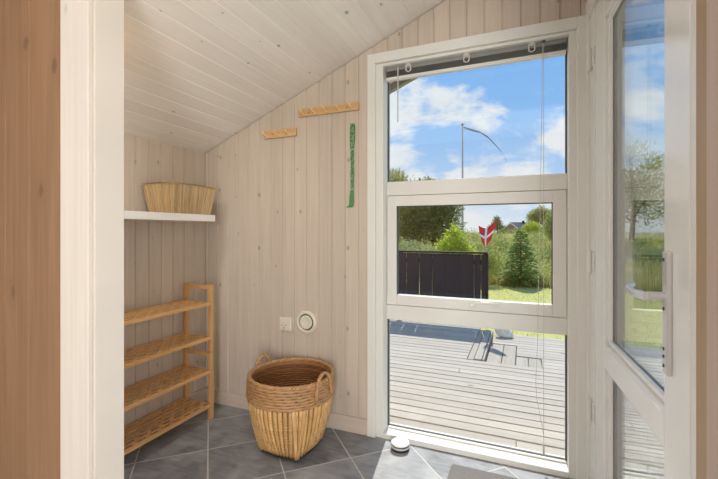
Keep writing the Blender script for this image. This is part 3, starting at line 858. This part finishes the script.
# roof overhang of the house
mb = MB()
def slab(mb, x0, x1, y0, y1, t0, t1):
    vs = []
    for t in (t0, t1):
        for x, y in ((x0,y0),(x1,y0),(x1,y1),(x0,y1)): vs.append((x, y, CZ(x)+t))
    mb.add(vs, [(0,3,2,1),(4,5,6,7),(0,1,5,4),(1,2,6,5),(2,3,7,6),(3,0,4,7)])
slab(mb, -2.5, .55, .80, 2.60, .112, .16)
mb.build('roof', M['roof'], kind='structure')
mb = MB(); slab(mb, -2.5, .55, 2.56, 2.60, -.05, .112); mb.build('barge_board', M['gapgrey'], kind='structure', bevel=.003)

# ground
def gz(x, y):
    h = -.17
    t = max(0, min(1, (y-9.9)/8.5)); h += .88*t*t*(3-2*t)
    h += (.05*math.sin(x*.8+y*.35) + .05*math.sin(x*.37-y*.6+1.2) + .03*math.sin(x*1.9+y*1.3))*min(1, max(0, (y-9.6)/3))
    if y > 26: h -= min(.5, (y-26)*.02)
    return h
xs = [-90,-60,-40,-28,-20,-15,-12] + [-10+.5*i for i in range(45)] + [13,15,18,22,28,40,60,90]
ys = [-40,-20,-8,-3] + [2.3] + [3+.5*i for i in range(60)] + [34,36,40,46,55,70,90,120,160,220]
mb = MB()
for yy in ys:
    for xx in xs: mb.v.append(Vector((xx, yy, gz(xx, yy) if yy > 2.2 else -.24)))
nx = len(xs)
for j in range(len(ys)-1):
    for i in range(nx-1): mb.f.append((j*nx+i, j*nx+i+1, (j+1)*nx+i+1, (j+1)*nx+i))
mb.build('lawn', M['ground'], kind='structure', smooth=2, label='mown lawn rising to a rough grassy dune')

# foliage makers
def crown(mb, blobs, n, size, rng, aspect=2.2, needle=False):
    tot = sum(b[3]*b[4]*b[5] for b in blobs)
    for (bx, by, bz, rx, ry, rz) in blobs:
        k = int(n*rx*ry*rz/tot) if len(blobs) > 1 else n
        for _ in range(max(30, k)):
            d = Vector((rng.gauss(0,1), rng.gauss(0,1), rng.gauss(0,1))).normalized()
            q = rng.random()**.45 * rng.uniform(.82, 1.1)
            p = Vector((bx+d.x*rx*q, by+d.y*ry*q, bz+d.z*rz*q))
            if needle:
                dr = (d*.6 + Vector((rng.gauss(0,.6), rng.gauss(0,.6), rng.uniform(0,.9)))).normalized()
            else:
                dr = Vector((rng.gauss(0,1), rng.gauss(0,1), rng.gauss(0,.7))).normalized()
            s_ = dr.cross(Vector((rng.gauss(0,1), rng.gauss(0,1), rng.gauss(0,1)))).normalized()
            L = size*rng.uniform(.6,1.35); w = L/aspect/2
            j = len(mb.v)
            mb.v += [p, p+dr*L*.45+s_*w, p+dr*L, p+dr*L*.45-s_*w]
            mb.f.append((j,j+1,j+2,j+3))
def plant(name, label, cat, base, blobs, mat, n, size, seed, trunk=None, group=None, needle=False, aspect=2.2, fol='foliage'):
    rng = random.Random(seed)
    r = empty(name, base, label, cat, group)
    X, Y, Z = base
    mb = MB(); crown(mb, [(X+b[0], Y+b[1], Z+b[2], b[3], b[4], b[5]) for b in blobs], n, size, rng, aspect, needle)
    mb.build(fol, mat, r)
    if trunk:
        th, tr = trunk
        mb = MB(); mb.tube([(X,Y,Z-.05),(X+.03*th,Y,Z+th*.5),(X-.02*th,Y+.02,Z+th)], [tr, tr*.75, tr*.35], 8)
        for b in blobs:
            mb.tube([(X+.01*th, Y, Z+min(th*.8, b[2]*.55)), (X+b[0]*.8, Y+b[1]*.8, Z+b[2])], [tr*.4, tr*.12], 6)
        mb.build('trunk', M['bark'], r, smooth=2)
    return r

def at(x, y, dz=0): return (x, y, gz(x, y)+dz)
plant('pine_tree', 'broad olive pine tree beyond the black fence, furthest left of the trees', 'tree', at(-4.35, 13.42),
      [(0,0,2.0,1.05,.9,1.0),(-.6,.1,1.1,.8,.8,.7),(.5,-.2,1.3,.85,.8,.8),(.1,0,2.75,.40,.5,.42),(-.5,0,2.4,.4,.4,.5),(.75,0,1.0,.5,.5,.7)], M['needle'], 15000, .16, 1, (2.6,.10), needle=True, aspect=5)
plant('pine_tree', 'darker pine tree with a ragged edge just left of the flagpole', 'tree', at(-2.80, 12.99),
      [(0,0,1.9,.72,.7,.75),(.25,0,1.25,.72,.6,.65),(-.15,0,2.5,.42,.4,.32),(.55,.1,1.75,.42,.4,.30),(-.5,0,1.2,.5,.5,.6),(.62,0,2.15,.25,.25,.18)], M['needle_dark'], 11000, .15, 2, (2.5,.08), needle=True, aspect=5)
plant('leafy_shrub', 'bright yellow-green leafy shrub standing behind the middle of the black fence', 'shrub', at(-1.43, 8.9),
      [(0,0,.95,.34,.3,.42),(-.25,0,.75,.28,.3,.36),(.25,0,.72,.28,.3,.34),(.02,0,1.28,.14,.14,.24)], M['leaf_yellow'], 5200, .065, 3, (1.1,.025))
plant('willow_shrub', 'pale olive willow shrub behind the left end of the black fence', 'shrub', at(-2.15, 7.6),
      [(0,0,.75,.55,.35,.42),(-.5,0,.65,.4,.35,.4),(.4,0,.7,.3,.3,.36)], M['leaf_pale'], 5500, .07, 4, (.7,.03), aspect=4)
plant('leafy_shrub', 'low mid-green shrub between the black fence and the small red flag', 'shrub', at(-.98, 9.87),
      [(0,0,.62,.36,.3,.40),(.25,0,.52,.3,.3,.34),(-.3,0,.55,.3,.3,.36)], M['leaf_mid'], 3600, .06, 5, (.6,.02))
plant('blossoming_shrub', 'shrub with white blossom behind the black fence near the flagpole', 'shrub', at(-1.42, 10.6),
      [(0,0,.85,.22,.2,.24),(.1,0,.6,.25,.2,.3)], M['bloom'], 1500, .05, 6, (.6,.015), fol='blossom')
plant('pine_tree', 'small distant dark pine on the horizon left of the brick gable', 'tree', (-1.90, 31.7, .5),
      [(0,0,1.05,.42,.4,.5),(0,0,1.5,.22,.2,.3),(-.4,0,.7,.3,.3,.4),(.4,0,.65,.3,.3,.4)], M['needle_dark'], 2500, .14, 7, (1.4,.06), needle=True, aspect=4)
plant('pine_tree', 'spreading pine rising behind the grey roof near the right window edge', 'tree', (1.15, 35.1, .4),
      [(0,0,1.9,.9,.7,.6),(-.5,0,1.7,.5,.5,.45),(.6,0,2.0,.5,.5,.5),(.1,0,2.4,.35,.3,.35),(1.1,0,1.6,.4,.4,.5)], M['needle'], 5000, .17, 8, (2.2,.09), needle=True, aspect=4)
plant('leafy_shrub', 'bright green rounded bush in front of the distant grey roof', 'shrub', at(.41, 24.0),
      [(0,0,.60,.5,.4,.30),(.3,0,.45,.35,.3,.3),(-.3,0,.42,.3,.3,.3)], M['leaf_yellow'], 2500, .09, 9, (.5,.02))
plant('leafy_shrub', 'tall dark green bush on the slope at the right window edge', 'shrub', at(.95, 15.5),
      [(0,0,.8,.36,.35,.5),(.3,0,.5,.4,.35,.5),(-.1,0,1.15,.2,.2,.25)], M['leaf_mid'], 3500, .08, 10, (.9,.03))
for i, (x, y, s, lab) in enumerate(((3.5, 16.6, 1.35, 'tall loose pine tree seen through the glass of the door'),)):
    plant('pine_tree', lab, 'tree', at(x, y), [(0,0,1.9*s,.8*s,.8*s,.8*s),(.4*s,0,1.2*s,.7*s,.7*s,.7*s),(-.5*s,0,1.1*s,.7*s,.7*s,.7*s),(0,0,2.5*s,.35*s,.35*s,.4*s)], M['needle'], 6000, .17, 20+i, (2.4*s,.09), needle=True, aspect=5)

# young spruce
def spruce(base, h, w, seed, label):
    rng = random.Random(seed); X, Y, Z = base
    r = empty('spruce_tree', base, label, 'tree')
    mb = MB(); mb.tube([(X,Y,Z-.03),(X,Y,Z+h)], [.028,.004], 7); mb.build('trunk', M['bark'], r)
    mb = MB()
    for k in range(24):
        f = k/23; z = Z+.06+(h-.10)*f; L = w*(1-f)**.8*rng.uniform(.85,1.1)+.05
        nb = 9 if f < .7 else 6
        for b in range(nb):
            a = 2*PI*(b+rng.random()*.6)/nb + k*.7
            dr = Vector((math.cos(a), math.sin(a), rng.uniform(.02,.28)))
            for s in range(int(12+80*L)):
                t = rng.random()**.75
                p = Vector((X,Y,z)) + dr*L*t + Vector((0,0,-.10*t*t*L*3))
                side = Vector((-math.sin(a), math.cos(a), 0))*rng.choice((-1,1))
                q = (side*rng.uniform(.4,1.) + dr*.8 + Vector((0,0,rng.uniform(-.3,.35)))).normalized()
                l = .09*rng.uniform(.6,1.3); sv = q.cross(Vector((rng.gauss(0,.4),rng.gauss(0,.4),1))).normalized()*.014
                j = len(mb.v); mb.v += [p, p+q*l*.5+sv, p+q*l, p+q*l*.5-sv]; mb.f.append((j,j+1,j+2,j+3))
    mb.build('foliage', M['spruce'], r)
spruce(at(-.07, 10.06), 1.36, .46, 31, 'young green spruce tree standing on the lawn edge')

# rough grass and undergrowth on the dune
rng = random.Random(41); mb = MB()
def blade(p, L, w, lean):
    j = len(mb.v); a = rng.uniform(0, 2*PI)
    s = Vector((math.cos(a), math.sin(a), 0))*w; l = Vector((math.cos(lean), math.sin(lean), 0))*L*rng.uniform(.1,.5)
    mb.v += [p-s, p+s, p+l*.4+Vector((0,0,L*.6))+s*.6, p+l*.4+Vector((0,0,L*.6))-s*.6, p+l+Vector((0,0,L))]
    mb.f += [(j,j+1,j+2,j+3),(j+3,j+2,j+4)]
for _ in range(2400):
    x = rng.uniform(-4, 5.5); y = 9.9+abs(rng.gauss(0,.45))
    for k in range(4): blade(Vector((x+rng.gauss(0,.06), y+rng.gauss(0,.06), gz(x,y)-.02)), rng.uniform(.18,.42), .006, rng.uniform(0,2*PI))
for _ in range(4200):
    x = rng.uniform(-5, 6); y = rng.uniform(10.2, 20)
    for k in range(3): blade(Vector((x+rng.gauss(0,.08), y+rng.gauss(0,.08), gz(x,y)-.02)), rng.uniform(.12,.32), .010, rng.uniform(0,2*PI))
mb.build('dune_grass', M['blade'], label='tall dry grass covering the dune slope behind the lawn', cat='grass', kind='stuff')
mb = MB()
for k in range(150):
    y = rng.uniform(10.3, 11.3) if k < 22 else rng.uniform(10.8, 21)
    c = -.24*y+.0; x = rng.uniform(-.36*y, .14*y) if k < 110 else rng.uniform(-6, 7)
    s = rng.uniform(.2,.42)*(1+.04*(y-10))
    crown(mb, [(x, y, gz(x, y)+s*.45, s*1.3, s, s*.6)], 240, .075, rng)
mb.build('undergrowth', M['leaf_mid'], label='low green heather scrub scattered over the dune slope', cat='undergrowth', kind='stuff')
mb = MB()
for _ in range(9000):
    x = rng.uniform(-3.5, 4.5); y = rng.uniform(5.2, 10.0)
    blade(Vector((x, y, gz(x,y)-.005)), rng.uniform(.02,.06), .004, rng.uniform(0,2*PI))
mb.build('lawn_grass', M['blade'], label='short yellow-green grass blades on the lawn', cat='grass', kind='stuff')

# black fence
fn = empty('fence', (-2.3, 5.30, DZ), 'black stained board fence with a flat top rail standing on the deck edge', 'fence')
fj = [-1.504+.181*k for k in range(-15, 6)] + [-.512, -.457]
for a, b in zip(fj[:-1], fj[1:]):
    gap = .009 if (b < -1.13 or b > -.52) else .0015
    mb = MB(); mb.box(a+gap/2, b-gap/2, 5.29, 5.31, DZ+.20, .83); mb.build('fence_board', M['fence'], fn, bevel=.002, bseg=1)
mb = MB(); mb.box(-4.2, -.43, 5.25, 5.34, .84, .865); mb.build('top_rail', M['fence'], fn, bevel=.004)
for z in (.14, .70):
    mb = MB(); mb.box(-4.2, -.47, 5.31, 5.35, z, z+.06); mb.build('cross_rail', M['fence'], fn)
for x in (-4.15, -2.75, -1.6, -.455):
    mb = MB(); mb.box(x-.03, x+.03, 5.31, 5.37, DZ, .84); mb.build('post', M['fence'], fn)

# little Danish flag on the fence end
fl = empty('garden_flag', (-.445, 5.295, .865), 'small red flag with a white cross on a thin stick at the fence end', 'flag')
mb = MB(); mb.tube([(-.445,5.295,.86),(-.43,5.295,1.20)], .004, 8); mb.build('stick', M['pole'], fl)
def ripple(u, v):
    w = .225*(1-.62*v**1.5)
    return (-.425 + (u-.5)*w - .02*v, 5.27+.025*math.sin(u*7+v*2), 1.205 - v*.225 - .045*math.sin(u*PI*1.3) + .03*u*(1-v) - .03*abs(u-.5)*v)
def cloth(u0, u1, v0, v1, off):
    mb = MB(); n = 8
    for i in range(n+1):
        for j in range(n+1):
            X, Y_, Z_ = ripple(u0+(u1-u0)*i/n, v0+(v1-v0)*j/n); mb.v.append(Vector((X, Y_-off, Z_)))
    for i in range(n):
        for j in range(n): mb.f.append((i*(n+1)+j, i*(n+1)+j+1, (i+1)*(n+1)+j+1, (i+1)*(n+1)+j))
    return mb
c_ = cloth(0,1,0,1,0).build('red_cloth', M['red'], fl, smooth=2); c_.modifiers.new('s','SOLIDIFY').thickness = .0015
mb = cloth(.34,.48,0,1,.003); m2 = cloth(0,1,.42,.57,.003); mb.add(m2.v, m2.f)
c_ = mb.build('white_cross', M['white_cloth'], c_, smooth=2); c_.modifiers.new('s','SOLIDIFY').thickness = .001

# flagpole with a long thin pennant
fp = empty('flagpole', (-2.59, 18.43, gz(-2.59,18.43)), 'tall thin white flagpole beyond the garden', 'flagpole')
mb = MB(); mb.tube([(-2.59,18.43,.3),(-2.59,18.43,5.93)], [.055,.032], 12); mb.build('pole', M['pole'], fp, smooth=True)
mb = MB(); mb.lathe([(.02,5.92),(.05,5.95),(.05,6.0),(.02,6.03)], (-2.59,18.43,0), 12); mb.build('finial', M['plastic_dark'], fp, smooth=True)
mb = MB(); pn = [(-2.55,18.43,5.84,.05),(-2.25,18.5,5.72,.07),(-1.85,18.65,5.60,.06),(-1.50,18.8,5.36,.09),(-1.2,18.95,5.02,.09),(-.95,19.05,4.72,.06),(-.80,19.15,4.45,.05),(-.76,19.2,4.30,.02)]
for X,Y_,Z_,w in pn: mb.v += [Vector((X-.4*w,Y_,Z_+w)), Vector((X+.4*w,Y_+.03,Z_-w*.6))]
for i in range(len(pn)-1): mb.f.append((2*i,2*i+1,2*i+3,2*i+2))
o = mb.build('pennant', M['roof'], label='long narrow grey pennant drooping from the top of the flagpole', cat='pennant'); o.modifiers.new('s','SOLIDIFY').thickness = .004

# distant house
hs = empty('house', (-1.0, 122, -.2), 'distant brick house with a grey tiled roof beyond the dune', 'house')
A, P_, B_ = Vector((-6.4,116,.3)), Vector((-3.1,118,3.3)), Vector((.5,121.5,.3))
dv = Vector((16, 16, 0))
mb = MB(); mb.add([A+Vector((0,0,-1)), A, P_-Vector((0,0,.2)), B_, B_+Vector((0,0,-1))]+[q+dv for q in (A+Vector((0,0,-1)), A, P_-Vector((0,0,.2)), B_, B_+Vector((0,0,-1)))],
    [(0,1,2,3,4),(9,8,7,6,5)]+[(i,i+5,(i+1)%5+5,(i+1)%5) for i in range(5)])
mb.build('wall', M['brick'], hs)
mb = MB()
for e0, e1 in ((A, P_), (P_, B_)):
    ex = (e1-e0)*.0
    lo = e0 - (e1-e0)*(.06 if e0 is A else 0); hi = e1 + (e1-e0)*(.06 if e1 is B_ else 0)
    u = Vector((0,0,.18)); f_ = -dv*.025
    mb.add([lo+f_, hi+f_, hi+dv, lo+dv, lo+f_+u, hi+f_+u, hi+dv+u, lo+dv+u], [(0,3,2,1),(4,5,6,7),(0,1,5,4),(1,2,6,5),(2,3,7,6),(3,0,4,7)])
mb.build('roof_tiles', M['roof'], hs)
mb = MB()
for e0, e1 in ((A, P_), (P_, B_)):
    mb.bar(e0-dv*.027-(e1-e0)*(.05 if e0 is A else 0), e1-dv*.027+(e1-e0)*(.05 if e1 is B_ else 0), .1, .34)
mb.build('barge_boards', M['whitewood'], hs)
mb = MB(); q = P_+dv*.12+Vector((1.0,0,-.3)); mb.box(q.x-.3,q.x+.3,q.y-.3,q.y+.3,q.z,q.z+.9); mb.build('chimney', M['under'], hs)

# stone on the deck edge
rng = random.Random(8); mb = MB()
nu, nv = 18, 12
for j in range(nv+1):
    for i in range(nu):
        a = 2*PI*i/nu; b = PI*j/nv
        k = 1+.16*math.sin(2*a+1)*math.sin(b)+.10*math.sin(3*a+3*b)*math.sin(b)+.09*math.cos(4*b+a)*math.sin(b)
        mb.v.append(Vector((-.215+.092*k*math.sin(b)*math.cos(a), 4.96+.065*k*math.sin(b)*math.sin(a), max(-.1195, -.068+.068*k*math.cos(b)-.025*math.sin(b)*math.cos(a)))))
for j in range(nv):
    for i in range(nu): mb.f.append((j*nu+i, (j+1)*nu+i, (j+1)*nu+(i+1)%nu, j*nu+(i+1)%nu))
mb.build('stone', M['stone'], smooth=2, label='pale mottled lump of stone lying on the far edge of the deck', cat='stone')

# ------------------------------------------------------------------ LIGHT
w = bpy.data.worlds.new('sky'); sc.world = w; w.use_nodes = True
nt = w.node_tree; nt.nodes.clear(); L = nt.links
tc = N(nt, 'ShaderNodeTexCoord'); nv_ = N(nt, 'ShaderNodeVectorMath', operation='NORMALIZE'); L.new(tc.outputs['Generated'], nv_.inputs[0])
sp = N(nt, 'ShaderNodeSeparateXYZ'); L.new(nv_.outputs[0], sp.inputs[0])
z = sp.outputs[2]
blue = ramp(nt, z, [(0, srgb(220,234,250)), (.10, srgb(188,218,252)), (.28, srgb(146,196,252)), (.42, srgb(134,188,250)), (.9, srgb(110,166,240))])
mp = N(nt, 'ShaderNodeMapping'); mp.inputs['Scale'].default_value = (1.0, 1.0, 2.1); mp.inputs['Location'].default_value = (3.1, .7, 1.55); L.new(nv_.outputs[0], mp.inputs[0])
c1 = N(nt, 'ShaderNodeTexNoise'); c1.inputs['Scale'].default_value = 4.6; c1.inputs['Detail'].default_value = 8; c1.inputs['Roughness'].default_value = .58; c1.inputs['Distortion'].default_value = .25; L.new(mp.outputs[0], c1.inputs['Vector'])
bias = ramp(nt, z, [(0, (.60,)*3), (.18, (.585,)*3), (.30, (.53,)*3), (.42, (.49,)*3), (.6, (.46,)*3)])
cv = math_(nt, 'ADD', c1.outputs[0], math_(nt, 'SUBTRACT', bias, .5))
m_ = ramp(nt, cv, [(.50, (0,0,0)), (.64, (1,1,1))], 'EASE')
c2 = N(nt, 'ShaderNodeTexNoise'); c2.inputs['Scale'].default_value = 9; c2.inputs['Detail'].default_value = 4; L.new(mp.outputs[0], c2.inputs['Vector'])
cloudc = mix(nt, c2.outputs[0], srgb(226,234,246), srgb(255,255,255))
skyc = mix(nt, m_, blue, cloudc)
bg = N(nt, 'ShaderNodeBackground'); L.new(skyc, bg.inputs[0]); bg.inputs[1].default_value = 1.0
ow = N(nt, 'ShaderNodeOutputWorld'); L.new(bg.outputs[0], ow.inputs[0])

def light(name, kind, loc, rot, energy, color=(1,1,1), **k):
    ld = bpy.data.lights.new(name, kind); ld.energy = energy; ld.color = color
    for a, b in k.items(): setattr(ld, a, b)
    o = bpy.data.objects.new(name, ld); o.location = loc; o.rotation_euler = rot; COL.objects.link(o); return o
sun_dir = Vector((.15, -1, 0)).normalized()*math.cos(math.radians(52)) + Vector((0,0,-math.sin(math.radians(52))))
s = light('sun', 'SUN', (0,10,12), (0,0,0), 4.8, (1,.955,.89), angle=math.radians(.6))
s.rotation_euler = sun_dir.to_track_quat('-Z', 'Y').to_euler()
# added fill lights, all out of view, to brighten the entry
light('added_rear_fill', 'AREA', (1.31, -2.95, 1.0), (math.radians(90), 0, 0), 125, (.985,1,.975), shape='RECTANGLE', size=1.3, size_y=1.8)  # added fill behind the camera, evens out the end wall
light('added_left_fill', 'AREA', (-2.95, -2.0, 1.25), (0, math.radians(-90), 0), 62, (.985,1,.975), shape='RECTANGLE', size=2.1, size_y=1.7)  # added fill from the left, lifts the white door
light('added_side_fill', 'AREA', (2.35, -.45, 1.15), (0, math.radians(90), 0), 48, (.985,1,.975), shape='RECTANGLE', size=2.0, size_y=2.2)  # added fill from the right, reaches the left wall
light('added_entry_fill', 'AREA', (-1.50, .975, 1.84), (0, 0, 0), 6.0, (1,.97,.93), shape='DISK', size=.22)  # added fill hidden behind the jamb, for the rack corner

# ------------------------------------------------------------------ camera and view
cd = bpy.data.cameras.new('camera'); cam = bpy.data.objects.new('camera', cd); COL.objects.link(cam)
cd.sensor_width = 36; cd.lens = 394/718*36; cd.shift_y = -9/718; cd.clip_start = .02; cd.clip_end = 500
cam.location = (0, 0, 1.1415); cam.rotation_euler = (PI/2, 0, math.radians(22.723))
sc.camera = cam
sc.view_settings.view_transform = 'Standard'; sc.view_settings.look = 'None'; sc.view_settings.gamma = 1; sc.view_settings.use_curve_mapping = False
sc.view_settings.exposure = 0.0
sc.cycles.use_denoising = True
sc.cycles.max_bounces = 10; sc.cycles.diffuse_bounces = 5; sc.cycles.transparent_max_bounces = 24; sc.cycles.glossy_bounces = 5
sc.cycles.sample_clamp_indirect = 6
